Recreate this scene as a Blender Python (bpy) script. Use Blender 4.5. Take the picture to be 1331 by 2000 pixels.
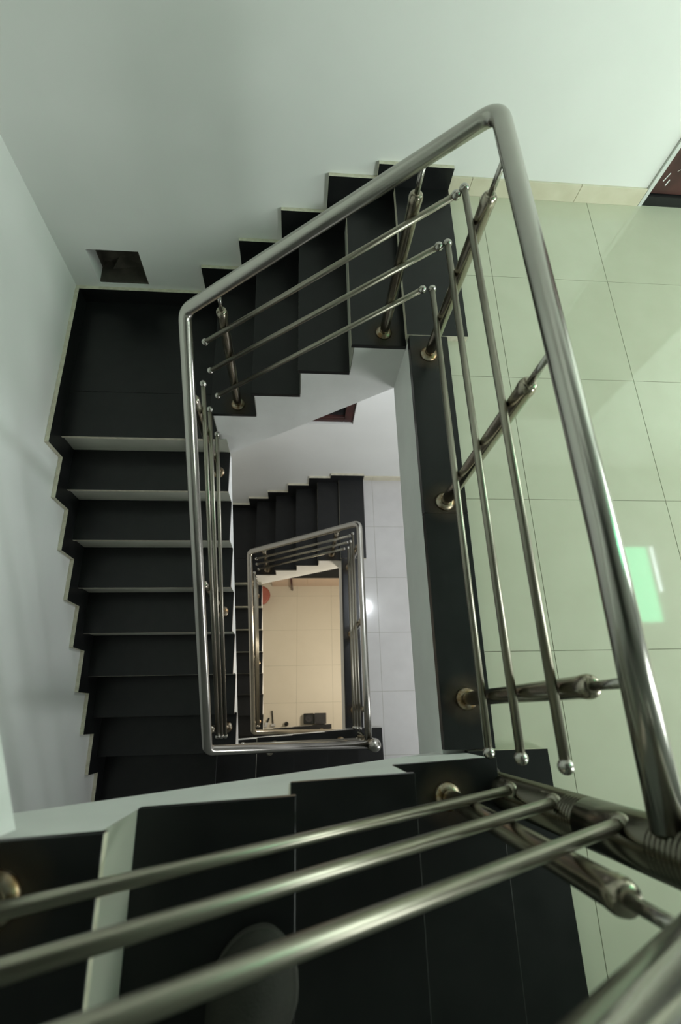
import bpy, bmesh, math, random
from mathutils import Vector, Matrix
random.seed(7)
for o in list(bpy.data.objects):
    bpy.data.objects.remove(o)
SC = bpy.context.scene
COL = SC.collection

# ------------------------------------------------------------------ camera
cam_d = bpy.data.cameras.new('camera')
cam_d.sensor_fit = 'HORIZONTAL'
cam_d.sensor_width = 24.0
cam_d.lens = 1027.782 / 1331 * 24.0
cam_d.clip_start = 0.02
cam_d.dof.use_dof = True
cam_d.dof.focus_distance = 2.3
cam_d.dof.aperture_fstop = 2.8
cam = bpy.data.objects.new('camera', cam_d)
COL.objects.link(cam)
R3 = Matrix(((0.99629228, -0.00840697, -0.08562137),
             (-0.02305885, 0.93270824, -0.35989390),
             (0.08288537, 0.36053385, 0.92905617)))
cam.matrix_world = Matrix.Translation((-0.46117, -1.44328, 1.59381)) @ R3.to_4x4()
SC.camera = cam

# ------------------------------------------------------------------ world, lights, exposure
SC.view_settings.view_transform = 'Standard'
SC.view_settings.look = 'None'
SC.view_settings.gamma = 1.0
SC.view_settings.use_curve_mapping = False
SC.view_settings.exposure = 0.0
W_ = bpy.data.worlds.new('world'); SC.world = W_; W_.use_nodes = True
W_.node_tree.nodes['Background'].inputs[0].default_value = (0.75, 0.9, 1.0, 1)
W_.node_tree.nodes['Background'].inputs[1].default_value = 1.0

def area(name, loc, direction, sx, sy, power, color):
    l = bpy.data.lights.new(name, 'AREA'); l.shape = 'RECTANGLE'
    l.size = sx; l.size_y = sy; l.energy = power; l.color = color
    o = bpy.data.objects.new(name, l); COL.objects.link(o)
    o.location = loc
    o.rotation_euler = Vector(direction).to_track_quat('-Z', 'Y').to_euler()
    return o
XR = 3.5            # right wall
YN = -2.45          # near wall
# daylight lamps at unseen windows, added to light the landings
area('added_near_daylight', (2.42, YN + 0.05, 1.05), (0, 1, 0), 1.25, 1.2, 68, (0.93, 1.0, 0.95))  # added so the far wall gets more light than the left
area('added_right_daylight', (XR - 0.05, -0.25, 1.45), (-1, 0, 0), 1.5, 1.3, 42, (0.92, 1.0, 0.94))  # added to fill the landing from the right
area('added_middle_daylight', (2.15, YN + 0.05, -1.90), (0, 1, 0), 1.5, 1.1, 40, (1.0, 0.99, 1.0))  # added to brighten the far wall of the middle floor

# ------------------------------------------------------------------ measures
r, g = 0.19, 0.22113              # far flight riser, going
g2 = 0.22995                      # left flight going
zA = -0.11894                     # granite edge level of the upper floor
H = 3.27083                       # floor to floor
g3, r3 = 0.26639, 0.21186         # near flight
W, L, D, XL = 0.83582, 1.56244, 0.87064, 1.71367
yn0, ws, xr1, t_beam, sl = -0.03141, 0.24389, 0.06498, 0.37486, 0.03829
r2 = (H - zA - 5 * r3 - 5 * r) / 8
zT = zA - 0.03                    # tile level
zNW = -5 * r
zSW = zNW - 8 * r2
ROOF = 5.0
CEIL = 2.7
zG = zT - 2 * H

# ------------------------------------------------------------------ materials
def new_mat(name):
    m = bpy.data.materials.new(name); m.use_nodes = True
    nt = m.node_tree
    b = nt.nodes['Principled BSDF']
    return m, nt, b
def N(nt, typ, **kw):
    n = nt.nodes.new(typ)
    for k, v in kw.items():
        if k.startswith('i_'):
            n.inputs[k[2:].replace('_', ' ')].default_value = v
        else:
            setattr(n, k, v)
    return n
def noisy(name, c1, c2, scale=6, detail=6, rough=(0.5, 0.6), metallic=0, bump=0.0, bscale=60, lo=0.35, hi=0.65, spec=0.5, coords='Object'):
    m, nt, b = new_mat(name)
    tc = N(nt, 'ShaderNodeTexCoord')
    no = N(nt, 'ShaderNodeTexNoise'); no.inputs['Scale'].default_value = scale; no.inputs['Detail'].default_value = detail
    nt.links.new(tc.outputs[coords], no.inputs['Vector'])
    cr = N(nt, 'ShaderNodeValToRGB')
    cr.color_ramp.elements[0].position = lo; cr.color_ramp.elements[1].position = hi
    cr.color_ramp.elements[0].color = (*c1, 1); cr.color_ramp.elements[1].color = (*c2, 1)
    nt.links.new(no.outputs['Fac'], cr.inputs['Fac'])
    nt.links.new(cr.outputs['Color'], b.inputs['Base Color'])
    mr = N(nt, 'ShaderNodeMapRange')
    mr.inputs['To Min'].default_value = rough[0]; mr.inputs['To Max'].default_value = rough[1]
    mr.inputs['From Min'].default_value = 0.3; mr.inputs['From Max'].default_value = 0.7
    nt.links.new(no.outputs['Fac'], mr.inputs['Value'])
    nt.links.new(mr.outputs['Result'], b.inputs['Roughness'])
    b.inputs['Metallic'].default_value = metallic
    b.inputs['Specular IOR Level'].default_value = spec
    if bump:
        n2 = N(nt, 'ShaderNodeTexNoise'); n2.inputs['Scale'].default_value = bscale; n2.inputs['Detail'].default_value = 4
        nt.links.new(tc.outputs[coords], n2.inputs['Vector'])
        bp = N(nt, 'ShaderNodeBump'); bp.inputs['Strength'].default_value = bump; bp.inputs['Distance'].default_value = 0.004
        nt.links.new(n2.outputs['Fac'], bp.inputs['Height'])
        nt.links.new(bp.outputs['Normal'], b.inputs['Normal'])
    return m
def emit(name, col, s):
    m, nt, b = new_mat(name)
    b.inputs['Base Color'].default_value = (*col, 1)
    b.inputs['Emission Color'].default_value = (*col, 1)
    b.inputs['Emission Strength'].default_value = s
    return m
M = {}
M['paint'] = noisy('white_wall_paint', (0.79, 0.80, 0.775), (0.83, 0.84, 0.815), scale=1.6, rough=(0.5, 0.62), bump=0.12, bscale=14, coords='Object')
M['bounce_grey'] = noisy('bounce_cut_grey', (0.17, 0.18, 0.165), (0.20, 0.21, 0.195), scale=1.6, rough=(0.6, 0.7))  # dark tone of unseen walls and ceilings, chosen to cut bounced light
M['plaster'] = noisy('white_stringer_plaster', (0.80, 0.81, 0.79), (0.86, 0.87, 0.85), scale=5, rough=(0.55, 0.7), bump=0.2, bscale=35)
M['granite'] = noisy('black_granite', (0.010, 0.0105, 0.011), (0.013, 0.0135, 0.014), scale=14, detail=10, rough=(0.28, 0.33), spec=0.32)
M['granite_edge'] = noisy('sawn_granite_edge', (0.16, 0.16, 0.15), (0.30, 0.30, 0.27), scale=60, rough=(0.7, 0.85))
M['cream_edge'] = noisy('unpolished_cream_edge', (0.56, 0.53, 0.41), (0.70, 0.67, 0.54), scale=40, rough=(0.7, 0.85))
M['riser'] = noisy('pale_riser_tile', (0.44, 0.45, 0.38), (0.52, 0.53, 0.45), scale=4, rough=(0.3, 0.42))
M['tile'] = noisy('cream_vitrified_tile', (0.555, 0.555, 0.435), (0.58, 0.58, 0.46), scale=7, detail=8, rough=(0.03, 0.05))
M['tile_white'] = noisy('white_vitrified_tile', (0.60, 0.59, 0.585), (0.63, 0.62, 0.615), scale=7, detail=8, rough=(0.06, 0.09))
M['tile_beige'] = noisy('beige_floor_tile', (0.675, 0.625, 0.52), (0.69, 0.64, 0.535), scale=5, detail=8, rough=(0.42, 0.5), spec=0.35)
M['grout'] = noisy('dark_grout', (0.22, 0.22, 0.16), (0.30, 0.29, 0.22), scale=30, rough=(0.8, 0.9))
M['skirt_tile'] = noisy('cream_skirting_tile', (0.62, 0.58, 0.44), (0.70, 0.66, 0.52), scale=8, rough=(0.3, 0.4))
M['steel'] = noisy('stainless_steel', (0.46, 0.445, 0.41), (0.50, 0.485, 0.45), scale=6, detail=3, rough=(0.21, 0.26), metallic=1)
M['steel_old'] = noisy('tarnished_steel', (0.32, 0.30, 0.245), (0.36, 0.34, 0.285), scale=5, detail=3, rough=(0.32, 0.38), metallic=1)
M['steel_post'] = noisy('brown_tinged_steel', (0.33, 0.29, 0.225), (0.42, 0.385, 0.32), scale=9, detail=5, rough=(0.20, 0.27), metallic=1)
M['steel_dark'] = noisy('polished_newel_steel', (0.135, 0.13, 0.10), (0.17, 0.16, 0.13), scale=6, detail=4, rough=(0.20, 0.26), metallic=1)
M['rusty'] = noisy('rusted_flange', (0.22, 0.14, 0.07), (0.42, 0.37, 0.29), scale=40, detail=8, rough=(0.28, 0.42), metallic=1, lo=0.4, hi=0.6)
M['wood'] = noisy('dark_red_brown_wood', (0.035, 0.012, 0.010), (0.075, 0.024, 0.020), scale=8, rough=(0.3, 0.45))
M['dark_glass'] = noisy('dark_window_glass', (0.01, 0.01, 0.01), (0.016, 0.016, 0.016), scale=3, rough=(0.05, 0.1))
M['cement'] = noisy('raw_brown_cement', (0.05, 0.045, 0.035), (0.10, 0.09, 0.07), scale=12, rough=(0.85, 0.95), bump=0.4, bscale=30)
M['salmon'] = noisy('salmon_plinth_tile', (0.58, 0.44, 0.34), (0.64, 0.49, 0.38), scale=6, rough=(0.3, 0.45))
M['red_plastic'] = noisy('faded_red_plastic', (0.36, 0.10, 0.07), (0.44, 0.14, 0.10), scale=6, rough=(0.35, 0.45))
M['dark_plastic'] = noisy('dark_grey_plastic', (0.010, 0.012, 0.010), (0.016, 0.018, 0.016), scale=10, rough=(0.5, 0.6), spec=0.2)
M['grey_plastic'] = noisy('slate_grey_plastic', (0.030, 0.030, 0.031), (0.042, 0.042, 0.043), scale=10, rough=(0.5, 0.6), spec=0.2)
M['pale_plastic'] = noisy('pale_plastic', (0.5, 0.5, 0.5), (0.6, 0.6, 0.6), scale=10, rough=(0.4, 0.55))
M['shoe'] = noisy('olive_grey_shoe_canvas', (0.022, 0.022, 0.017), (0.034, 0.033, 0.027), scale=60, rough=(0.75, 0.9), bump=0.3, bscale=300)
M['rubber'] = noisy('dark_shoe_rubber', (0.035, 0.035, 0.029), (0.05, 0.048, 0.040), scale=20, rough=(0.6, 0.75))
M['alu'] = noisy('white_window_frame', (0.6, 0.62, 0.6), (0.68, 0.7, 0.68), scale=8, rough=(0.35, 0.5))
M['green_sheet'] = emit('backlit_green_sheet', (0.17, 1.0, 0.50), 7.5)
M['glow_pane'] = emit('added_pane_glow', (0.86, 1.0, 0.90), 1.2)  # glow for the panes of the added windows
M['gap_light'] = emit('daylight_gap', (0.85, 0.95, 1.0), 14.0)
M['bulb'] = emit('cool_led_bulb', (0.75, 0.86, 1.0), 60.0)
M['tube'] = emit('added_warm_bulb', (1.0, 0.87, 0.66), 12.0)

# rust stain left on the stone around the feet of the posts
def stain_mat():
    m, nt, b = new_mat('rust_stain')
    tc = N(nt, 'ShaderNodeTexCoord')
    ln = N(nt, 'ShaderNodeVectorMath', operation='LENGTH'); nt.links.new(tc.outputs['Object'], ln.inputs[0])
    no = N(nt, 'ShaderNodeTexNoise'); no.inputs['Scale'].default_value = 35
    nt.links.new(tc.outputs['Object'], no.inputs['Vector'])
    mr = N(nt, 'ShaderNodeMapRange')
    mr.inputs['From Min'].default_value = 0.085; mr.inputs['From Max'].default_value = 0.03
    nt.links.new(ln.outputs['Value'], mr.inputs['Value'])
    mu = N(nt, 'ShaderNodeMath', operation='MULTIPLY')
    nt.links.new(mr.outputs['Result'], mu.inputs[0]); nt.links.new(no.outputs['Fac'], mu.inputs[1])
    nt.links.new(mu.outputs[0], b.inputs['Alpha'])
    b.inputs['Base Color'].default_value = (0.10, 0.07, 0.04, 1)
    b.inputs['Roughness'].default_value = 0.8
    return m
M['stain'] = stain_mat()

# ------------------------------------------------------------------ mesh helpers
class MB:
    def __init__(s): s.v = []; s.f = []; s.m = []; s.sm = []
    def face(s, pts, mi=0, smooth=False):
        n = len(s.v); s.v += [tuple(p) for p in pts]; s.f.append(tuple(range(n, n + len(pts)))); s.m.append(mi); s.sm.append(smooth)
    def box(s, x0, x1, y0, y1, z0, z1, mi=0):
        s.hexa([(x0, y0, z0), (x1, y0, z0), (x1, y1, z0), (x0, y1, z0), (x0, y0, z1), (x1, y0, z1), (x1, y1, z1), (x0, y1, z1)], mi)
    def hexa(s, p, mi=0):
        n = len(s.v); s.v += [tuple(q) for q in p]
        for q in ((0, 3, 2, 1), (4, 5, 6, 7), (0, 1, 5, 4), (1, 2, 6, 5), (2, 3, 7, 6), (3, 0, 4, 7)):
            s.f.append(tuple(n + i for i in q)); s.m.append(mi); s.sm.append(False)
    def prism(s, a, b, mi=0, side=None):
        """a, b: matching outlines (lists of points); side(i) gives the material of side i"""
        n = len(s.v); k = len(a); s.v += [tuple(p) for p in a] + [tuple(p) for p in b]
        s.f.append(tuple(range(n, n + k))); s.m.append(mi); s.sm.append(False)
        s.f.append(tuple(range(n + 2 * k - 1, n + k - 1, -1))); s.m.append(mi); s.sm.append(False)
        for i in range(k):
            j = (i + 1) % k
            s.f.append((n + i, n + k + i, n + k + j, n + j)); s.m.append(side(i) if side else mi); s.sm.append(False)
    def tube(s, pts, rad, seg=16, mi=0, cap=True):
        pts = [Vector(p) for p in pts]; k = len(pts); n = len(s.v)
        rads = rad if isinstance(rad, (list, tuple)) else [rad] * k
        tn = []
        for i in range(k):
            a = pts[max(i - 1, 0)]; b = pts[min(i + 1, k - 1)]
            if 0 < i < k - 1:
                d = (pts[i] - a).normalized() + (b - pts[i]).normalized()
            else: d = b - a
            tn.append(d.normalized())
        up = Vector((0, 0, 1)) if abs(tn[0].z) < 0.9 else Vector((1, 0, 0))
        u = (up - tn[0] * up.dot(tn[0])).normalized()
        for i in range(k):
            u = (u - tn[i] * u.dot(tn[i])).normalized(); w = tn[i].cross(u)
            for q in range(seg):
                a = 2 * math.pi * q / seg
                s.v.append(tuple(pts[i] + (u * math.cos(a) + w * math.sin(a)) * rads[i]))
        for i in range(k - 1):
            for q in range(seg):
                q2 = (q + 1) % seg
                s.f.append((n + i * seg + q, n + i * seg + q2, n + (i + 1) * seg + q2, n + (i + 1) * seg + q)); s.m.append(mi); s.sm.append(True)
        if cap:
            s.f.append(tuple(n + q for q in range(seg - 1, -1, -1))); s.m.append(mi); s.sm.append(False)
            s.f.append(tuple(n + (k - 1) * seg + q for q in range(seg))); s.m.append(mi); s.sm.append(False)
    def lathe(s, base, axis, prof, seg=20, mi=0):
        """prof: list of (distance along axis, radius)"""
        base = Vector(base); axis = Vector(axis).normalized()
        pts = [base + axis * h for h, _ in prof]
        n = len(s.v)
        up = Vector((1, 0, 0)) if abs(axis.x) < 0.9 else Vector((0, 1, 0))
        u = (up - axis * up.dot(axis)).normalized(); w = axis.cross(u); k = len(prof)
        for i, (h, rr) in enumerate(prof):
            for q in range(seg):
                a = 2 * math.pi * q / seg
                s.v.append(tuple(pts[i] + (u * math.cos(a) + w * math.sin(a)) * max(rr, 1e-5)))
        for i in range(k - 1):
            for q in range(seg):
                q2 = (q + 1) % seg
                s.f.append((n + i * seg + q, n + i * seg + q2, n + (i + 1) * seg + q2, n + (i + 1) * seg + q)); s.m.append(mi); s.sm.append(True)
        s.f.append(tuple(n + q for q in range(seg - 1, -1, -1))); s.m.append(mi); s.sm.append(False)
        s.f.append(tuple(n + (k - 1) * seg + q for q in range(seg))); s.m.append(mi); s.sm.append(False)
    def build(s, name, mats, parent=None, bevel=0.0, origin=None):
        me = bpy.data.meshes.new(name)
        v = s.v
        if origin is not None: v = [(a - origin[0], b - origin[1], c - origin[2]) for a, b, c in v]
        me.from_pydata(v, [], s.f)
        if not isinstance(mats, (list, tuple)): mats = [mats]
        for m in mats: me.materials.append(m)
        me.polygons.foreach_set('material_index', s.m)
        me.polygons.foreach_set('use_smooth', s.sm)
        bm = bmesh.new(); bm.from_mesh(me)
        bmesh.ops.recalc_face_normals(bm, faces=bm.faces[:])
        if bevel:
            bmesh.ops.bevel(bm, geom=bm.edges[:], offset=bevel, segments=1, affect='EDGES')
        bm.to_mesh(me); bm.free(); me.update()
        o = bpy.data.objects.new(name, me); COL.objects.link(o)
        if origin is not None: o.location = origin
        if parent is not None:
            o.parent = parent
            if origin is not None: o.location = Vector(origin) - WORLD(parent)
            else: o.location = -WORLD(parent)
        return o
def WORLD(o):
    v = Vector(o.location)
    while o.parent is not None:
        o = o.parent; v += o.location
    return v
def empty(name, loc=(0, 0, 0)):
    o = bpy.data.objects.new(name, None); COL.objects.link(o); o.location = loc; o.empty_display_size = 0.1
    return o
def tag(o, label=None, cat=None, group=None, kind=None):
    if label: o['label'] = label
    if cat: o['category'] = cat
    if group: o['group'] = group
    if kind: o['kind'] = kind
    return o
def copy_tree(o, dz, parent=None):
    c = o.copy(); COL.objects.link(c); c.parent = parent
    if parent is None: c.location = Vector(o.location) + Vector((0, 0, dz))
    for ch in list(o.children): copy_tree(ch, dz, c)
    return c
def fillet(pts, rads, n=7):
    out = [Vector(pts[0])]
    for i in range(1, len(pts) - 1):
        p = Vector(pts[i]); a = (Vector(pts[i - 1]) - p).normalized(); b = (Vector(pts[i + 1]) - p).normalized()
        rr = rads[i - 1]
        p0 = p + a * rr; p1 = p + b * rr
        for k in range(n + 1):
            t = k / n
            out.append(p0 * (1 - t) ** 2 + p * 2 * t * (1 - t) + p1 * t * t)
    out.append(Vector(pts[-1]))
    return out

# ------------------------------------------------------------------ walls
def wall(name, axis, pos, thick, u0, u1, z0, z1, holes, mats):
    """flat wall with rectangular holes; axis 'y': plane y=pos, body towards pos+thick, u = x"""
    us = sorted({u0, u1, *[h[0] for h in holes], *[h[1] for h in holes]})
    zs = sorted({z0, z1, *[h[2] for h in holes], *[h[3] for h in holes]})
    P = (lambda u, d, z: (u, pos + d, z)) if axis == 'y' else (lambda u, d, z: (pos + d, u, z))
    mb = MB()
    for i in range(len(us) - 1):
        for j in range(len(zs) - 1):
            uc = (us[i] + us[i + 1]) / 2; zc = (zs[j] + zs[j + 1]) / 2
            if any(h[0] < uc < h[1] and h[2] < zc < h[3] for h in holes): continue
            for d in (0, thick):
                mb.face([P(us[i], d, zs[j]), P(us[i + 1], d, zs[j]), P(us[i + 1], d, zs[j + 1]), P(us[i], d, zs[j + 1])])
    for h in list(holes) + [(u0, u1, z0, z1)]:
        a, b, c, e = h
        for q in (((a, c), (b, c)), ((b, c), (b, e)), ((b, e), (a, e)), ((a, e), (a, c))):
            (ua, za), (ub, zb) = q
            mb.face([P(ua, 0, za), P(ub, 0, zb), P(ub, thick, zb), P(ua, thick, za)])
    me = mb.build(name, mats)
    bm = bmesh.new(); bm.from_mesh(me.data)
    bmesh.ops.remove_doubles(bm, verts=bm.verts[:], dist=1e-5)
    bmesh.ops.recalc_face_normals(bm, faces=bm.faces[:]); bm.to_mesh(me.data); bm.free()
    return tag(me, kind='structure')

NI = (-1.573, -1.303, zNW + 0.125, -0.588)                  # small hole over the quarter landing
WB = (-1.15, 0.022, -2.306, -1.2)                           # window above the middle far flight
DOOR = (1.205, 2.05, zT, 1.85)
WR = (1.77, 3.07, 0.4, 1.7)
WS = (-1.05, 0.55, 0.75, 2.15)
WR2 = (1.35, 2.95, -2.5, -1.3)
wf = wall('wall_far', 'y', D, 0.22, -XL - 0.2, XR + 0.2, zG - 0.2, ROOF, [NI, WB, DOOR], M['paint'])
wl = wall('wall_left', 'x', -XL, -0.2, YN - 0.2, D, zG - 0.2, ROOF, [], M['paint'])
wn = wall('wall_near', 'y', YN, -0.2, -XL - 0.2, XR + 0.2, zG - 0.2, ROOF, [WR, WR2], M['bounce_grey'])
wr = wall('wall_right', 'x', XR, 0.2, YN, D, zG - 0.2, ROOF, [WS], M['bounce_grey'])
mb = MB(); mb.box(-XL - 0.2, 0, YN - 0.2, D + 0.22, ROOF, ROOF + 0.2)
mb.box(0, XR + 0.2, YN - 0.2, D + 0.22, ROOF, ROOF + 0.2)
tag(mb.build('ceiling_stairwell', M['bounce_grey']), kind='structure')

# ceiling over the upper landing, with an opening to a green roof sheet
SKY = (2.36, 3.0, -0.73, 0.04)
mb = MB()
for (a, b, c, e) in ((0.0, SKY[0], YN, D), (SKY[1], XR, YN, D), (SKY[0], SKY[1], YN, SKY[2]), (SKY[0], SKY[1], SKY[3], D)):
    mb.box(a, b, c, e, CEIL, CEIL + 0.36)
tag(mb.build('ceiling_landing', M['bounce_grey']), kind='structure')
sk = empty('skylight_panel', ((SKY[0] + SKY[1]) / 2, (SKY[2] + SKY[3]) / 2, CEIL + 0.06))
mb = MB(); mb.box(SKY[0] + 0.02, SKY[1] - 0.06, SKY[2] + 0.02, SKY[3] - 0.03, CEIL + 0.05, CEIL + 0.056); mb.build('green_sheet', M['green_sheet'], sk)
mb = MB(); mb.box(SKY[1] - 0.030, SKY[1] - 0.008, SKY[2] + 0.30, SKY[3] - 0.03, CEIL + 0.0235, CEIL + 0.0295); mb.build('daylight_slot', M['gap_light'], sk)
mb = MB()
for q in ((SKY[0], SKY[0] + 0.02, SKY[2], SKY[3]), (SKY[1] - 0.018, SKY[1], SKY[2], SKY[3]), (SKY[1] - 0.06, SKY[1] - 0.035, SKY[2], SKY[3]), (SKY[0], SKY[1], SKY[2], SKY[2] + 0.02), (SKY[0], SKY[1], SKY[3] - 0.03, SKY[3])):
    mb.box(*q, CEIL + 0.03, CEIL + 0.07)
mb.build('frame', M['alu'], sk)
tag(sk, 'backlit green roof sheet in the landing ceiling, mirrored in the tiles', 'skylight')

def window(name, u0, u1, z0, z1, pos, axis):  # unseen windows with glowing panes, added around the daylight lamps
    o = empty(name, ((u0 + u1) / 2, pos, z0) if axis == 'y' else (pos, (u0 + u1) / 2, z0)); tag(o, kind='structure')
    B = (lambda m, a, b, d0, d1, c, e: m.box(a, b, pos - d1, pos - d0, c, e)) if axis == 'y' else (lambda m, a, b, d0, d1, c, e: m.box(pos + d0, pos + d1, a, b, c, e))
    mb = MB(); f = 0.05
    for q in ((u0, u0 + f, z0, z1), (u1 - f, u1, z0, z1), (u0 + f, u1 - f, z0, z0 + f), (u0 + f, u1 - f, z1 - f, z1), ((u0 + u1) / 2 - f / 2, (u0 + u1) / 2 + f / 2, z0 + f, z1 - f)):
        B(mb, q[0], q[1], 0.05, 0.11, q[2], q[3])
    mb.build('window_frame', M['alu'], o)
    for a, b in ((u0 + f, (u0 + u1) / 2 - f / 2), ((u0 + u1) / 2 + f / 2, u1 - f)):
        mb = MB(); B(mb, a, b, 0.07, 0.08, z0 + f, z1 - f); mb.build('pane', M['glow_pane'], o)
window('added_window_1', *WR, YN, 'y')
window('added_window_2', *WR2, YN, 'y')
window('added_window_4', *WS, XR, 'x')

# dark timber window over the middle far flight
o = empty('window_3', ((WB[0] + WB[1]) / 2, D, WB[2])); tag(o, kind='structure')
mb = MB(); f = 0.075
for q in ((WB[0], WB[0] + f, WB[2], WB[3]), (WB[1] - f, WB[1], WB[2], WB[3]), (WB[0] + f, WB[1] - f, WB[2], WB[2] + f), (WB[0] + f, WB[1] - f, WB[3] - f, WB[3])):
    mb.box(q[0], q[1], D + 0.02, D + 0.07, q[2], q[3])
mb.build('window_frame', M['wood'], o, bevel=0.004)
mb = MB(); mb.box(WB[0] + f, WB[1] - f, D + 0.045, D + 0.052, WB[2] + f, WB[3] - f); mb.build('pane', M['dark_glass'], o)
mb = MB(); mb.box(WB[0], WB[1], D + 0.08, D + 0.2, WB[2], WB[3]); mb.build('back_board', M['wood'], o)

# lining of the small hole
mb = MB(); mb.box(NI[0], NI[1], D + 0.16, D + 0.215, NI[2], NI[3]); mb.box(NI[0], NI[1], D + 0.012, D + 0.16, NI[2], NI[2] + 0.012)
mb.face([(NI[0] + 0.1, D + 0.159, NI[2] + 0.05), (NI[1] - 0.02, D + 0.159, NI[2] + 0.10), (NI[1] - 0.02, D + 0.13, NI[2] + 0.013), (NI[0] + 0.06, D + 0.10, NI[2] + 0.013)])
mb.box(NI[0], NI[0] + 0.006, D + 0.11, D + 0.16, NI[2] + 0.0125, NI[3]); mb.box(NI[1] - 0.006, NI[1], D + 0.005, D + 0.16, NI[2] + 0.0125, NI[3]); mb.box(NI[0] + 0.007, NI[1] - 0.007, D + 0.005, D + 0.16, NI[3] - 0.006, NI[3])  # side and top linings, added to darken the inside of the hole
tag(mb.build('trim_hole_lining', M['cement']), kind='structure')

# door on the right end of the far wall
dr = empty('door_1', (1.6, D, zT)); tag(dr, kind='structure')
mb = MB(); mb.box(DOOR[0], DOOR[0] + 0.018, D - 0.012, D + 0.12, zT, DOOR[3]); mb.box(DOOR[1] - 0.018, DOOR[1], D - 0.012, D + 0.12, zT, DOOR[3]); mb.box(DOOR[0], DOOR[1], D - 0.012, D + 0.12, DOOR[3] - 0.02, DOOR[3])
mb.build('door_frame', M['alu'], dr)
mb = MB(); mb.box(DOOR[0] + 0.018, DOOR[1] - 0.018, D + 0.012, D + 0.05, zT + 0.055, DOOR[3] - 0.02); lf = mb.build('door_leaf', None or M['wood'], dr)
mb = MB(); mb.box(DOOR[0] + 0.018, DOOR[1] - 0.018, D - 0.005, D + 0.05, zT, zT + 0.05); mb.build('threshold', M['granite'], dr)
mb = MB()
for (a, b, c, e, w_) in ((1.262, -0.03, 1.272, 0.012, .004), (1.285, -0.05, 1.289, -0.02, .005), (1.30, 0.02, 1.335, 0.05, .0016), (1.34, 0.07, 1.38, 0.12, .0014), (1.32, 0.10, 1.35, 0.16, .0012)):
    mb.face([(a, D + 0.0105, b), (a + w_, D + 0.0105, b - w_), (c + w_, D + 0.0105, e - w_), (c, D + 0.0105, e)])
mb.build('paint_scratches', M['plaster'], dr)

# ------------------------------------------------------------------ floors
def floor(name, dz, tmat, xlines, ylines, x0, hole_y, slab=True):
    o = MB()
    if slab:
        o.box(0.0, XR, YN, D, zA - t_beam + dz, zT - 0.012 + dz)
        fo = o.build(name, [M['plaster']])
    else:
        o.box(-XL, XR, YN, D, zT - 0.2 + dz, zT - 0.012 + dz)
        fo = o.build(name, [M['plaster']])
    tag(fo, kind='structure')
    gm = MB(); gm.box(x0 + 0.004, XR - 0.001, YN + 0.001, D - 0.001, zT - 0.012 + dz, zT - 0.0012 + dz); gm.build('grout_bed', M['grout'], fo)
    J = 0.0012
    xs = [x0] + [x for x in xlines if x0 < x < XR] + [XR]; ys = [YN] + sorted(y for y in ylines if YN < y < D) + [D]
    for i in range(len(xs) - 1):
        for j in range(len(ys) - 1):
            if xs[i + 1] - xs[i] < 0.02 or ys[j + 1] - ys[j] < 0.02: continue
            m = MB(); m.box(xs[i] + J, xs[i + 1] - J, ys[j] + J, ys[j + 1] - J, zT - 0.010 + dz, zT + dz)
            m.build('tile', tmat, fo)
    return fo
xlA = [0.405 + 0.538 * k for k in range(-1, 7)]
ylA = [0.364 - 0.532 * k + (-0.003 * k * k) for k in range(0, 7)]
floor('floor_upper', 0, M['tile'], xlA, ylA, 0.10, None)
xlB = [0.342 + 0.53 * k for k in range(-1, 7)]
ylB = [0.34 - 0.53 * k for k in range(0, 7)]
floor('floor_middle', -H, M['tile_white'], xlB, ylB, 0.10, None)
xlG = [-0.42 + 0.54 * k for k in range(-4, 8)]
ylG = [0.33 - 0.53 * k for k in range(-1, 7)]
floor('floor_ground', -2 * H, M['tile_beige'], xlG, ylG, -XL, None, slab=False)

# ------------------------------------------------------------------ granite edging and tread blocks on the landings
def slab(mb, x0, x1, y0, y1, z, th=0.032, mi=0):
    mb.box(x0, x1, y0, y1, z - th, z, mi)
def edging(dz, label1, label2, label3):
    e = empty('edge_slab', (0.08, -0.8, zT + dz))
    ys = [-L + 0.012, -0.78, -0.003]
    for a, b in ((ys[0], ys[1]), (ys[1], ys[2])):
        mb = MB(); slab(mb, -0.004, 0.155, a + 0.0005, b - 0.0005, zA + dz, 0.036); mb.build('slab', [M['granite']], e, bevel=0.0015)
    tag(e, label1, 'stone edging')
    o = MB(); o.prism([(-0.012, 0, zA + dz - .034), (ws, 0, zA + dz - .034), (ws, 0, zA + dz), (-0.012, 0, zA + dz)],
                      [(-0.012, D - 0.016, zA + dz - .034), (ws, D - 0.016, zA + dz - .034), (ws, D - 0.016, zA + dz), (-0.012, D - 0.016, zA + dz)],
                      side=lambda i: 1 if i == 3 else 0)
    o.m[0] = 1
    f1 = o.build('threshold_slab', [M['granite'], M['cream_edge']]); tag(f1, label2, 'stone slab')
    o = MB(); o.prism([(0.0665, -L + 0.008, zA + dz - .033), (0.318, -L + 0.008, zA + dz - .033), (0.318, -L + 0.008, zA + dz), (0.0665, -L + 0.008, zA + dz)],
                      [(0.0665, YN + 0.002, zA + dz - .033), (0.335, YN + 0.002, zA + dz - .033), (0.335, YN + 0.002, zA + dz), (0.0665, YN + 0.002, zA + dz)])
    o.m[0] = 1
    f2 = o.build('threshold_slab', [M['granite'], M['cream_edge']]); tag(f2, label3, 'stone slab')
edging(0, 'black granite edging along the stairwell side of the green-lit landing',
       'black granite slab at head of the upper far flight, beside cream tiles',
       'black granite slab at foot of the nearest flight, under the fat newel post')
edging(-H, 'black granite edging along the stairwell side of the grey middle landing',
       'black granite slab at head of the middle far flight',
       'black granite slab at foot of the middle near flight, beside the ball-topped newel')

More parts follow.
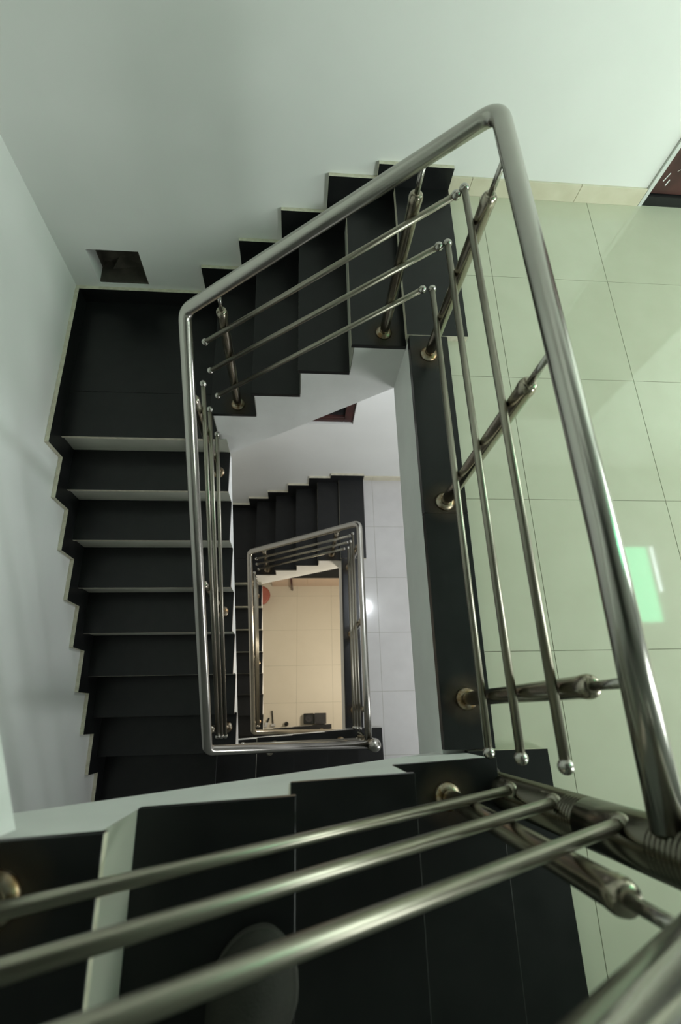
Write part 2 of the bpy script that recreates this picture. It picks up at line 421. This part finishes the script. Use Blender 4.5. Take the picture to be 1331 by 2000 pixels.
# ------------------------------------------------------------------ stair flights
def flight(name, label, mp, risers, levels, soff, t_well, t_wall, th=0.022, nose=0.012, cat='stairs', origin=(0, 0, 0), end_depth=None):
    """mp(s,t,z)->xyz, s runs downhill; risers: s of every riser; levels: level above riser 0, then every tread below;
       soff(s): underside; t_well(s): well side coordinate; t_wall: wall side"""
    e = empty(name, origin)
    n = len(risers)
    prof = []                      # body outline, from top to bottom
    s0 = risers[0]
    prof.append((s0, levels[0] - th))
    for k in range(n):
        prof.append((risers[k], levels[k] - th)) if k else None
        prof.append((risers[k], levels[k + 1] - th))
    s_end = risers[-1]
    prof.append((s_end + 0.004, levels[n] - th))
    prof.append((s_end + 0.004, soff(s_end)))
    prof.append((s0, soff(s0)))
    A = [mp(s, t_well(s), z) for s, z in prof]; B = [mp(s, t_wall, z) for s, z in prof]
    mb = MB(); mb.prism(A, B); mb.build('stringer', M['plaster'], e)
    sgn = 1 if t_wall > t_well(s0) else -1
    for k in range(1, n):          # treads between riser k-1 and riser k
        a, b = risers[k - 1] + 0.0015, risers[k] + nose
        z1, z0 = levels[k], levels[k] - th + 0.0005
        mb = MB()
        p = [mp(a, t_well(a) - 0.002 * sgn, z0), mp(b, t_well(b) - 0.002 * sgn, z0), mp(b, t_wall, z0), mp(a, t_wall, z0),
             mp(a, t_well(a) - 0.002 * sgn, z1), mp(b, t_well(b) - 0.002 * sgn, z1), mp(b, t_wall, z1), mp(a, t_wall, z1)]
        mb.hexa(p); mb.m[3] = 1; mb.build('tread', [M['granite'], M['cream_edge']], e, bevel=0.0012)
    for k in range(n):
        a, b = risers[k] - 0.002, risers[k] + 0.0012
        z0, z1 = levels[k + 1] + 0.0005, levels[k] - th - 0.0005
        if z1 - z0 < 0.005: continue
        mb = MB()
        p = [mp(a, t_well(a), z0), mp(b, t_well(b), z0), mp(b, t_wall, z0), mp(a, t_wall, z0),
             mp(a, t_well(a), z1), mp(b, t_well(b), z1), mp(b, t_wall, z1), mp(a, t_wall, z1)]
        mb.hexa(p); mb.build('riser', M['riser'], e)
    return tag(e, label, cat)

mpF1 = lambda s, t, z: (-s, t, z)
mpF2 = lambda s, t, z: (t, -s, z)
mpF3 = lambda s, t, z: (s, t, z)
lev1 = [zA] + [-k * r for k in range(1, 6)]
ris1 = [k * g for k in range(5)]
lev2 = [zNW - k * r2 for k in range(9)]
ris2 = [-yn0 + k * g2 for k in range(8)]
lev3 = [zA + (5 - k) * r3 for k in range(6)]              # upper near flight, downhill = +x
ris3 = [xr1 - (4 - k) * g3 for k in range(5)]
def flights(dz, l1, l2, cat='stairs'):
    f1 = flight('stair_flight', l1, mpF1, ris1, [z + dz for z in lev1], lambda s: zA - t_beam - 0.845 * s + dz, lambda s: 0.0, D - 0.001, origin=(-0.4, 0.4, -0.5 + dz))
    f2 = flight('stair_flight', l2, mpF2, ris2, [z + dz for z in lev2], lambda s: zNW - 0.25 - (s + yn0) * r2 / g2 + dz, lambda s: -W, -XL + 0.001, origin=(-1.3, -0.8, -1.7 + dz))
def flight3(dz, l):
    return flight('stair_flight', l, mpF3, ris3, [z + dz for z in lev3], lambda s: -0.30 + 0.70 * (0.065 - s) + dz, lambda s: -L + sl * s, YN + 0.001, origin=(-0.4, -2.0, 0.2 + dz))
flights(0, 'black granite flight down from the cream-tiled landing along the far wall', 'long black flight with pale risers along the left wall, nearest the lens')
flights(-H, 'lower far flight of black steps going down from the grey landing', 'lowest left flight with pale risers, seen inside the small inner handrail')
flight3(0, 'nearest black granite flight at the bottom of the view, seen through three bars')
flight3(-H, 'middle near flight of black treads beneath the white stringer of the nearest flight')
flight3(-2 * H, 'bottom near flight reaching the beige ground floor')
# the flight that climbs on up beside the left wall (its white edge shows at the left border)
flight('stair_flight', 'white-edged flight climbing on upward at the left border of the view', mpF2, ris2[:-1] + [1.574], [z + H for z in lev2],
       lambda s: zNW - 0.425 - (s + yn0) * r2 / g2 + H, lambda s: -W, -XL + 0.001, origin=(-1.3, -0.8, -1.7 + H))

flight('stair_flight', 'topmost far flight overhead, above the upper border of the view', mpF1, ris1, [z + H for z in lev1], lambda s: zA - t_beam - 0.845 * s + H, lambda s: 0.0, D - 0.001, origin=(-0.4, 0.4, -0.5 + H))
def landing(name, x0, x1, y0, y1, z, depth, cuts, label, axis='y'):
    e = empty(name, ((x0 + x1) / 2, (y0 + y1) / 2, z - depth))
    mb = MB(); mb.box(x0, x1 - 0.036, y0 + (0.013 if 'far' in label else 0.0), y1 - (0.0 if 'far' in label else 0.0), z - depth, z - 0.0225); mb.build('landing_base', M['plaster'], e)
    c = [y0] + cuts + [y1]
    for a, b in zip(c[:-1], c[1:]):
        mb = MB(); mb.box(x0, x1, a + 0.0006, b - 0.0006, z - 0.022, z)
        if a == y0 and 'far' in label: mb.m[2] = 1
        mb.build('slab', [M['granite'], M['cream_edge']], e, bevel=0.0012)
    return tag(e, label, 'landing')
NWX = -4 * g - 0.004
for dz, lab in ((0, 'upper black granite quarter landing in the far left corner, below the wall hole'), (H, 'topmost far-left quarter landing overhead, above the upper border of the view'), (-H, 'lower black granite quarter landing in the far left corner')):
    landing('stair_landing', -XL + 0.001, NWX, yn0 - 0.012, D - 0.001, zNW + dz, 0.28, [0.235], lab)
SWX = xr1 - 4 * g3 - 0.004
for dz, lab in ((H, 'topmost near-left quarter landing just outside the left border'), (0, 'black granite quarter landing where the left flight turns below the nearest flight'), (-H, 'lowest near-left black granite quarter landing by the ground floor')):
    landing('stair_landing', -XL + 0.001, SWX + 0.034, YN + 0.001, -(ris2[-1] + 0.004 if dz < H else 1.579), zSW + dz, 0.25, [-2.1], lab)

# ------------------------------------------------------------------ stepped granite skirting on the walls
def skirt(name, mp, d0, d1, risers, levels, sstart, send, h=0.10, leg=0.10, z_extra=0):
    e = empty(name, mp(risers[0], d0, levels[0])); tag(e, kind='structure')
    n = len(risers)
    for k in range(n + 1):
        a = sstart if k == 0 else risers[k - 1] + leg
        b = risers[k] if k < n else send
        z = levels[k]
        if k < n:
            zl = levels[k + 1]
            out = [(a, z), (b, z), (b, zl), (b + leg, zl), (b + leg, z + h), (a, z + h)]
            pale = {3, 4}
        else:
            out = [(a, z), (b, z), (b, z + h), (a, z + h)]
            pale = {2}
        A = [mp(s, d0, q) for s, q in out]; B = [mp(s, d1, q) for s, q in out]
        mb = MB(); mb.prism(B, A, 0, side=lambda i, P=pale: 1 if i in P else 0)
        mb.build('skirting_piece', [M['granite'], M['cream_edge']], e)
    return e
for q, dz in enumerate((0, -H)):
    skirt('baseboard_far_%d' % (q + 1), lambda s, d, z: (-s, d, z), D - 0.0005, D - 0.022, ris1, [z + dz for z in lev1], -ws, XL - 0.001, h=0.105)
    lv = [z + dz for z in lev2]
    skirt('baseboard_left_%d' % (q + 1), lambda s, d, z: (d, -s, z), -XL + 0.0005, -XL + 0.022, ris2, lv, -D + 0.023, -YN, h=0.11, leg=0.105)
for q, dz in enumerate((0, -H)):
    e = empty('baseboard_landing_%d' % (q + 1), (0.7, D, zT + dz)); tag(e, kind='structure')
    xs = [ws + 0.001, 0.345, 0.875, DOOR[0] - 0.001] if q == 0 else [ws + 0.001, 0.342, 0.872, 1.402, 1.932, 2.462, 2.992, XR]
    for a, b in zip(xs[:-1], xs[1:]):
        mb = MB(); mb.box(a + 0.0008, b - 0.0008, D - 0.012, D - 0.0003, zT + dz, zT + 0.088 + dz); mb.build('skirting_tile', M['skirt_tile'], e, bevel=0.001)

# ------------------------------------------------------------------ railings
HR, BR, PR, PIN = 0.0262, 0.0105, 0.0205, 0.0088
def ball_bar(e, a, b, ends=(True, True), ring=False):
    a = Vector(a); b = Vector(b); d = (b - a).normalized()
    mb = MB(); mb.tube([a, b], BR, 14); o = mb.build('bar', M['steel_old'], e)
    for p, s, f in ((a, -1, ends[0]), (b, 1, ends[1])):
        if not f: continue
        m = MB(); R_ = 0.0155
        c = p + d * s * 0.006
        m.lathe(c - d * s * R_, d * s, [(R_ - R_ * math.cos(t), R_ * math.sin(t)) for t in [math.pi * q / 10 for q in range(11)]], 16)
        m.build('ball_end', M['steel'], o)
    return o
def post(e, base, top, shoulder, rusty=True, stain=True):
    base = Vector(base); top = Vector(top); ax = (top - base); Lh = ax.length; ax = ax.normalized()
    sh = (shoulder - base.z) / ax.z
    m = MB(); m.lathe(base, ax, [(0.002, PR * 0.92), (0.03, PR * 0.92), (0.06, PR), (sh - 0.04, PR * 1.04), (sh - 0.03, PR * 1.10), (sh - 0.016, PR * 1.12), (sh - 0.006, PR * 1.0), (sh - 0.001, PR * 0.8), (sh, PIN)], 20)
    o = m.build('baluster', M['steel_post'], e)
    m = MB(); m.tube([base + ax * (sh - 0.004), base + ax * (Lh - 0.012)], PIN, 12); m.build('pin', M['steel'], o)
    m = MB(); m.lathe(base, (0, 0, 1), [(0.0005, 0.035), (0.004, 0.035), (0.009, 0.031), (0.013, 0.025), (0.015, PR * 0.95)], 22); m.build('flange', M['rusty'], o)
    if stain:
        m = MB(); q = 28
        m.face([(base.x + 0.088 * math.cos(2 * math.pi * i / q), base.y + 0.088 * math.sin(2 * math.pi * i / q), base.z + 0.0004) for i in range(q)])
        m.build('rust_stain', M['stain'], o, origin=tuple(base))
def newel(e, x, y, z0, ztop):
    R_ = 0.044
    prof = [(0, R_ * 1.55), (0.012, R_ * 1.55), (0.022, R_ * 1.15), (0.03, R_)]
    h = ztop - z0
    for band in ((h - 0.50, h - 0.44), (h - 0.22, h - 0.13)):
        z = band[0]
        while z < band[1]:
            prof += [(z, R_), (z + 0.002, R_ * 0.95), (z + 0.006, R_ * 0.95), (z + 0.008, R_)]
            z += 0.0115
    prof += [(h - 0.055, R_), (h - 0.045, R_ * 0.72), (h - 0.035, R_ * 0.6)]
    m = MB(); m.lathe((x, y, z0), (0, 0, 1), prof, 32); o = m.build('newel_post', M['steel_dark'], e)
    m = MB(); rb = 0.045
    m.lathe((x, y, ztop - rb), (0, 0, 1), [(rb - rb * math.cos(t), rb * math.sin(t)) for t in [math.pi * q / 14 for q in range(15)]], 24)
    m.build('newel_ball', M['steel'], o)
NX, NY, NTOP = 0.095, -1.642, 0.95
def railing(dz, label):
    e = empty('stair_railing', (0.0, 0.0, zA + dz))
    Z = lambda p: (p[0], p[1], p[2] + dz)
    path = [(0.078, NY + 0.03, 0.768), (0.078, -1.156, 0.762), (0.078, 0.071, 0.702), (-0.902, 0.055, -0.098), (-0.90, -1.597, -1.405), (NX - 0.02, NY, NTOP - 0.10 - H)]
    mb = MB(); mb.tube(fillet([Z(p) for p in path], [0.02, 0.055, 0.04, 0.035]), HR, 20); mb.build('handrail', M['steel'], e)
    newel(e, NX, NY, zA + dz, NTOP + dz)
    for a, b in (((0.045, 0.042, 0.489), (0.045, -1.536, 0.548)), ((0.045, 0.032, 0.296), (0.045, -1.536, 0.341)), ((0.045, 0.037, 0.086), (0.045, -1.537, 0.132)),
                 ((0.016, 0.03, 0.475), (-0.84, 0.03, -0.244)), ((0.011, 0.03, 0.285), (-0.847, 0.03, -0.441)), ((0.0, 0.03, 0.091), (-0.841, 0.03, -0.642)),
                 ((-0.87, -0.076, -0.405), (-0.87, -1.531, -1.545)), ((-0.87, -0.081, -0.605), (-0.87, -1.536, -1.70)), ((-0.87, -0.074, -0.853), (-0.87, -1.541, -1.89))):
        ball_bar(e, Z(a), Z(b))
    for k, zz in enumerate((0.668, 0.440, 0.235)):       # bars of the near flight below, ending at the lower newel
        ball_bar(e, Z((-0.80, -1.615, zz + 0.60 - H + 0.06)), Z((NX - 0.045, -1.63, zz - H)), (True, True))
    lam = lambda y: 0.768 + (y + 1.6) * (0.702 - 0.768) / 1.67
    for (x, y) in ((0.07, -0.095), (0.075, -0.737), (0.08, -1.405)):
        post(e, Z((x, y, zA)), Z((0.077, y, lam(y))), lam(y) - 0.125 + dz)
    f1z = lambda x: 0.702 + (x - 0.078) * 0.8163
    for (x, y, z) in ((-0.094, 0.064, -r), (-0.759, 0.056, -4 * r)):
        post(e, Z((x, y, z)), Z((x, 0.06, f1z(x))), f1z(x) - 0.105 + dz)
    f2z = lambda y: -0.098 + (y - 0.055) * 0.791
    for (y, k) in ((-0.16, 1), (-0.845, 4), (-1.50, 7)):
        post(e, Z((-0.893, y, zNW - k * r2)), Z((-0.90, y, f2z(y))), f2z(y) - 0.11 + dz, stain=False)
    f3z = lambda x: NTOP - 0.10 - H + (NX - x) * (-1.405 - (NTOP - 0.10 - H)) / 0.995
    for (x, k) in ((-0.067, 1), (-0.60, 3)):
        post(e, Z((x, -1.645, zA + k * r3 - H)), Z((x, -1.635, f3z(x))), f3z(x) - 0.11 + dz, stain=False)
    return tag(e, label, 'railing')
railing(0, 'large polished steel railing curling from the right landing down around the stairwell')
railing(-H, 'small steel railing of the floor below, seen deep inside the stairwell')

# railing of the nearest flight, running out of the view at the lower left
e = empty('stair_railing', (-0.4, -1.65, 0.5))
hz = lambda x: 1.027 + (-0.101 - x) * 0.735
mb = MB(); mb.tube([(NX - 0.01, NY - 0.012, hz(NX)), (-0.5, -1.682, hz(-0.5)), (-1.02, -1.70, hz(-1.02))], HR, 20); mb.build('handrail', M['steel'], e)
for (xa, za, xb, zb) in ((0.054, 0.235, -0.806, 0.811), (0.062, 0.44, -0.716, 0.994), (0.064, 0.668, -0.594, 1.105)):
    s_ = (zb - za) / (xb - xa); yf = lambda x: -1.62 + sl * x
    o = ball_bar(e, (xa - 0.006, yf(xa), za), (-0.98, yf(-0.98), za + s_ * (-0.98 - xa)), (False, True))
    d = Vector((-1, -sl, s_ * -1)).normalized()
    m = MB(); m.lathe(Vector((xa, yf(xa), za)) - d * 0.004, d, [(0, 0.015), (0.004, 0.018), (0.010, 0.018), (0.014, 0.0155), (0.016, BR)], 18); m.build('collar', M['steel_old'], o)
for (x, y, k) in ((-0.063, -1.645, 1), (-0.852, -1.66, 4)):
    post(e, (x, y, zA + k * r3), (x + 0.006, -1.654 + (x - NX) * 0.047, hz(x)), hz(x) - 0.13)
tag(e, 'nearest blurred railing crossing the bottom of the view with three bars', 'railing')

# ------------------------------------------------------------------ lamp of the middle floor
lamp = empty('ceiling_lamp', (0.60, 0.054, zA - t_beam)); tag(lamp, 'small bright LED bulb under the landing, mirrored in the grey floor', 'lamp')
mb = MB(); mb.lathe((0.60, 0.054, zA - t_beam), (0, 0, -1), [(0.0, 0.04), (0.02, 0.04), (0.025, 0.02), (0.05, 0.018)], 18); mb.build('lamp_holder', M['pale_plastic'], lamp)
mb = MB(); mb.lathe((0.60, 0.054, zA - t_beam - 0.05), (0, 0, -1), [(0.0, 0.014), (0.015, 0.024), (0.035, 0.03), (0.05, 0.024), (0.06, 0.0)], 18); mb.build('bulb', M['bulb'], lamp)
pl = bpy.data.lights.new('led_light', 'POINT'); pl.energy = 22; pl.color = (0.92, 0.96, 1.0); pl.shadow_soft_size = 0.08
po = bpy.data.objects.new('led_light', pl); COL.objects.link(po); po.location = (0.60, 0.054, zA - t_beam - 0.16)

# unseen ground floor lamp, hung here to light the pale stair face
PLX, PLY, PLZ = 0.45, -0.9, -4.75
tl = empty('added_pendant', (PLX, PLY, zA - t_beam - H)); tag(tl, 'unseen warm bulb on a cord, added to light the ground floor', 'lamp')
mb = MB(); mb.tube([(PLX, PLY, zA - t_beam - H), (PLX, PLY, PLZ + 0.09)], 0.004, 8); mb.build('cord', M['dark_plastic'], tl)
mb = MB(); mb.lathe((PLX, PLY, PLZ + 0.1), (0, 0, -1), [(0, 0.012), (0.01, 0.02), (0.05, 0.02)], 16); mb.build('lamp_holder', M['pale_plastic'], tl)
mb = MB(); mb.lathe((PLX, PLY, PLZ + 0.05), (0, 0, -1), [(0.0, 0.014), (0.015, 0.024), (0.035, 0.03), (0.05, 0.024), (0.06, 0.0)], 18); mb.build('bulb', M['tube'], tl)
gl = bpy.data.lights.new('added_pendant_light', 'POINT'); gl.energy = 62; gl.color = (1.0, 0.88, 0.70); gl.shadow_soft_size = 0.10
go = bpy.data.objects.new('added_pendant_light', gl); COL.objects.link(go); go.location = (PLX, PLY, PLZ - 0.12)

# ------------------------------------------------------------------ ground floor things
gz = zG
ld = empty('under_stair_ledge', (-0.2, 0.68, gz)); tag(ld, 'salmon tiled ledge with black top beneath the lowest far flight', 'ledge')
for k in range(4):
    a = -XL + 0.9 + 0.55 * k
    mb = MB(); mb.box(a + 0.001, a + 0.549, 0.49, 0.505, gz, gz + 0.555); mb.build('front_tile', M['salmon'], ld)
mb = MB(); mb.box(-XL + 0.9, 1.387, 0.506, D - 0.002, gz, gz + 0.555); mb.build('ledge_body', M['plaster'], ld)
mb = MB(); mb.box(-XL + 0.9, 1.387, 0.48, D - 0.002, gz + 0.556, gz + 0.58); mb.build('ledge_top', M['granite'], ld)
mb = MB(); mb.tube([(-0.50, 0.43, gz + 0.01), (-0.515, 0.455, gz + 0.62)], 0.016, 10); st = mb.build('broom_handle', M['wood']); tag(st, 'dark wooden stick leaning against the salmon ledge', 'stick')

tb = empty('plastic_tub', (-0.98, 0.33, gz)); tag(tb, 'faded red round plastic tub half hidden beside the lowest left flight', 'tub')
mb = MB(); mb.lathe((-0.98, 0.30, gz), (0, 0, 1), [(0, 0.11), (0.20, 0.135), (0.205, 0.145), (0.215, 0.145), (0.215, 0.13), (0.02, 0.105)], 28); mb.build('tub_body', M['red_plastic'], tb)
mb = MB(); mb.lathe((-0.98, 0.30, gz + 0.216), (0, 0, 1), [(0, 0.14), (0.008, 0.14), (0.014, 0.12), (0.014, 0.03)], 28); mb.build('lid', M['red_plastic'], tb)

sp = empty('speaker_box', (-0.24, -1.51, gz)); tag(sp, 'small dark box with round grille on the ground floor', 'box')
mb = MB(); mb.box(-0.315, -0.17, -1.552, -1.41, gz, gz + 0.13); mb.build('case', M['dark_plastic'], sp, bevel=0.008)
mb = MB(); mb.lathe((-0.2425, -1.481, gz + 0.13), (0, 0, 1), [(0, 0.055), (0.006, 0.055), (0.006, 0.045), (0.002, 0.03), (0.006, 0.012), (0.008, 0.0)], 24); mb.build('round_grille', M['grey_plastic'], sp)
bx = empty('storage_box', (-0.075, -1.51, gz)); tag(bx, 'slate grey square box beside the dark grilled box', 'box')
mb = MB(); mb.box(-0.158, 0.008, -1.552, -1.41, gz, gz + 0.115); mb.build('box_body', M['grey_plastic'], bx, bevel=0.006)
mb = MB(); mb.box(-0.160, 0.010, -1.554, -1.408, gz + 0.116, gz + 0.128); mb.build('lid', M['grey_plastic'], bx, bevel=0.003)
pn = empty('floor_wiper', (-0.76, -1.5, gz)); tag(pn, 'thin dark rod with a pale block foot lying on the ground floor', 'cleaning tool')
mb = MB(); mb.tube([(-0.775, -1.36, gz + 0.03), (-0.757, -1.54, gz + 0.02)], 0.009, 10); mb.build('rod', M['dark_plastic'], pn)
mb = MB(); mb.box(-0.79, -0.72, -1.575, -1.54, gz, gz + 0.035); mb.build('foot', M['pale_plastic'], pn, bevel=0.004)
mb = MB(); mb.lathe((-0.563, -1.545, gz), (0, 0, 1), [(0, 0.03), (0.05, 0.03), (0.09, 0.012), (0.13, 0.011), (0.135, 0.0)], 16); tag(mb.build('bottle', M['dark_plastic']), 'small dark bottle alone on the beige ground floor', 'bottle')
br = empty('hand_brush', (-0.85, -1.55, gz)); tag(br, 'pale and black hand brush in the ground floor corner', 'brush')
mb = MB(); mb.hexa([(-0.885, -1.58, gz), (-0.845, -1.585, gz), (-0.825, -1.52, gz), (-0.865, -1.515, gz), (-0.885, -1.58, gz + 0.03), (-0.845, -1.585, gz + 0.03), (-0.825, -1.52, gz + 0.03), (-0.865, -1.515, gz + 0.03)]); mb.build('brush_head', M['pale_plastic'], br)
mb = MB(); mb.tube([(-0.842, -1.52, gz + 0.02), (-0.815, -1.46, gz + 0.03)], 0.012, 8); mb.build('brush_handle', M['dark_plastic'], br)

# ------------------------------------------------------------------ the shoe on the nearest flight
def shoe(loc, rz):
    e = empty('shoe', loc); e.rotation_euler = (0, 0, rz)
    tag(e, 'dark olive canvas shoe toe resting on a tread behind the lowest bar', 'shoe')
    def outline(yy):                # half widths left, right along the length (toe at 0, heel at -0.28)
        t = -yy / 0.28
        wd = 0.048 * math.sqrt(max(0.0, 1 - (1 - min(t / 0.28, 1)) ** 2))
        if t > 0.28: wd = 0.048 - 0.012 * math.sin((t - 0.28) / 0.72 * math.pi) * 1.0 - 0.010 * max(0, (t - 0.6) / 0.4)
        if t > 0.9: wd *= math.sqrt(max(0.0, 1 - ((t - 0.9) / 0.1) ** 2))
        return max(wd, 0.001)
    def loft(ys, sect, name, mat):
        mb = MB(); K = 14; n = 0
        for y in ys:
            for q in range(K):
                mb.v.append(sect(y, 2 * math.pi * q / K))
        for i in range(len(ys) - 1):
            for q in range(K):
                q2 = (q + 1) % K
                mb.f.append((i * K + q, i * K + q2, (i + 1) * K + q2, (i + 1) * K + q)); mb.m.append(0); mb.sm.append(True)
        mb.f.append(tuple(range(K - 1, -1, -1))); mb.m.append(0); mb.sm.append(False)
        mb.f.append(tuple((len(ys) - 1) * K + q for q in range(K))); mb.m.append(0); mb.sm.append(False)
        o = mb.build(name, mat); o.parent = e; o.location = (0, 0, 0); return o
    ys = [-0.28 * (0.5 - 0.5 * math.cos(math.pi * i / 24)) for i in range(25)]
    def sole(y, a):
        w_ = outline(y); return (w_ * max(-1, min(1, 1.35 * math.cos(a))), y, 0.012 + 0.012 * max(-1, min(1, 1.35 * math.sin(a))))
    def upper(y, a):
        t = -y / 0.28; w_ = outline(y) * 0.95
        hh = 0.03 + 0.045 * min(1, t / 0.5) + (0.03 * (t - 0.5) if t > 0.5 else 0)
        hh *= math.sqrt(max(0.02, 1 - (1 - min(1, t / 0.2)) ** 2))
        zz = math.sin(a)
        return (w_ * math.cos(a) * (1 if zz < 0 else 1 - 0.25 * zz), y, 0.024 + max(0, zz) * hh + min(0, zz) * 0.004)
    loft(ys, sole, 'sole', M['rubber']); u = loft(ys, upper, 'upper', M['shoe'])
    for k in range(4):
        mb = MB(); y = -0.10 - 0.022 * k; pts = []
        for q in range(9):
            a = math.pi * (0.28 + 0.44 * q / 8); p = upper(y, a); pts.append((p[0], p[1], p[2] + 0.002))
        mb.tube(pts, 0.0028, 8); o = mb.build('lace', M['rubber']); o.parent = u; o.location = (0, 0, 0)
    return e
sh = shoe((-0.500, -1.765, zA + 3 * r3), math.radians(-14)); sh.scale = (1.5, 1.2, 1.2)
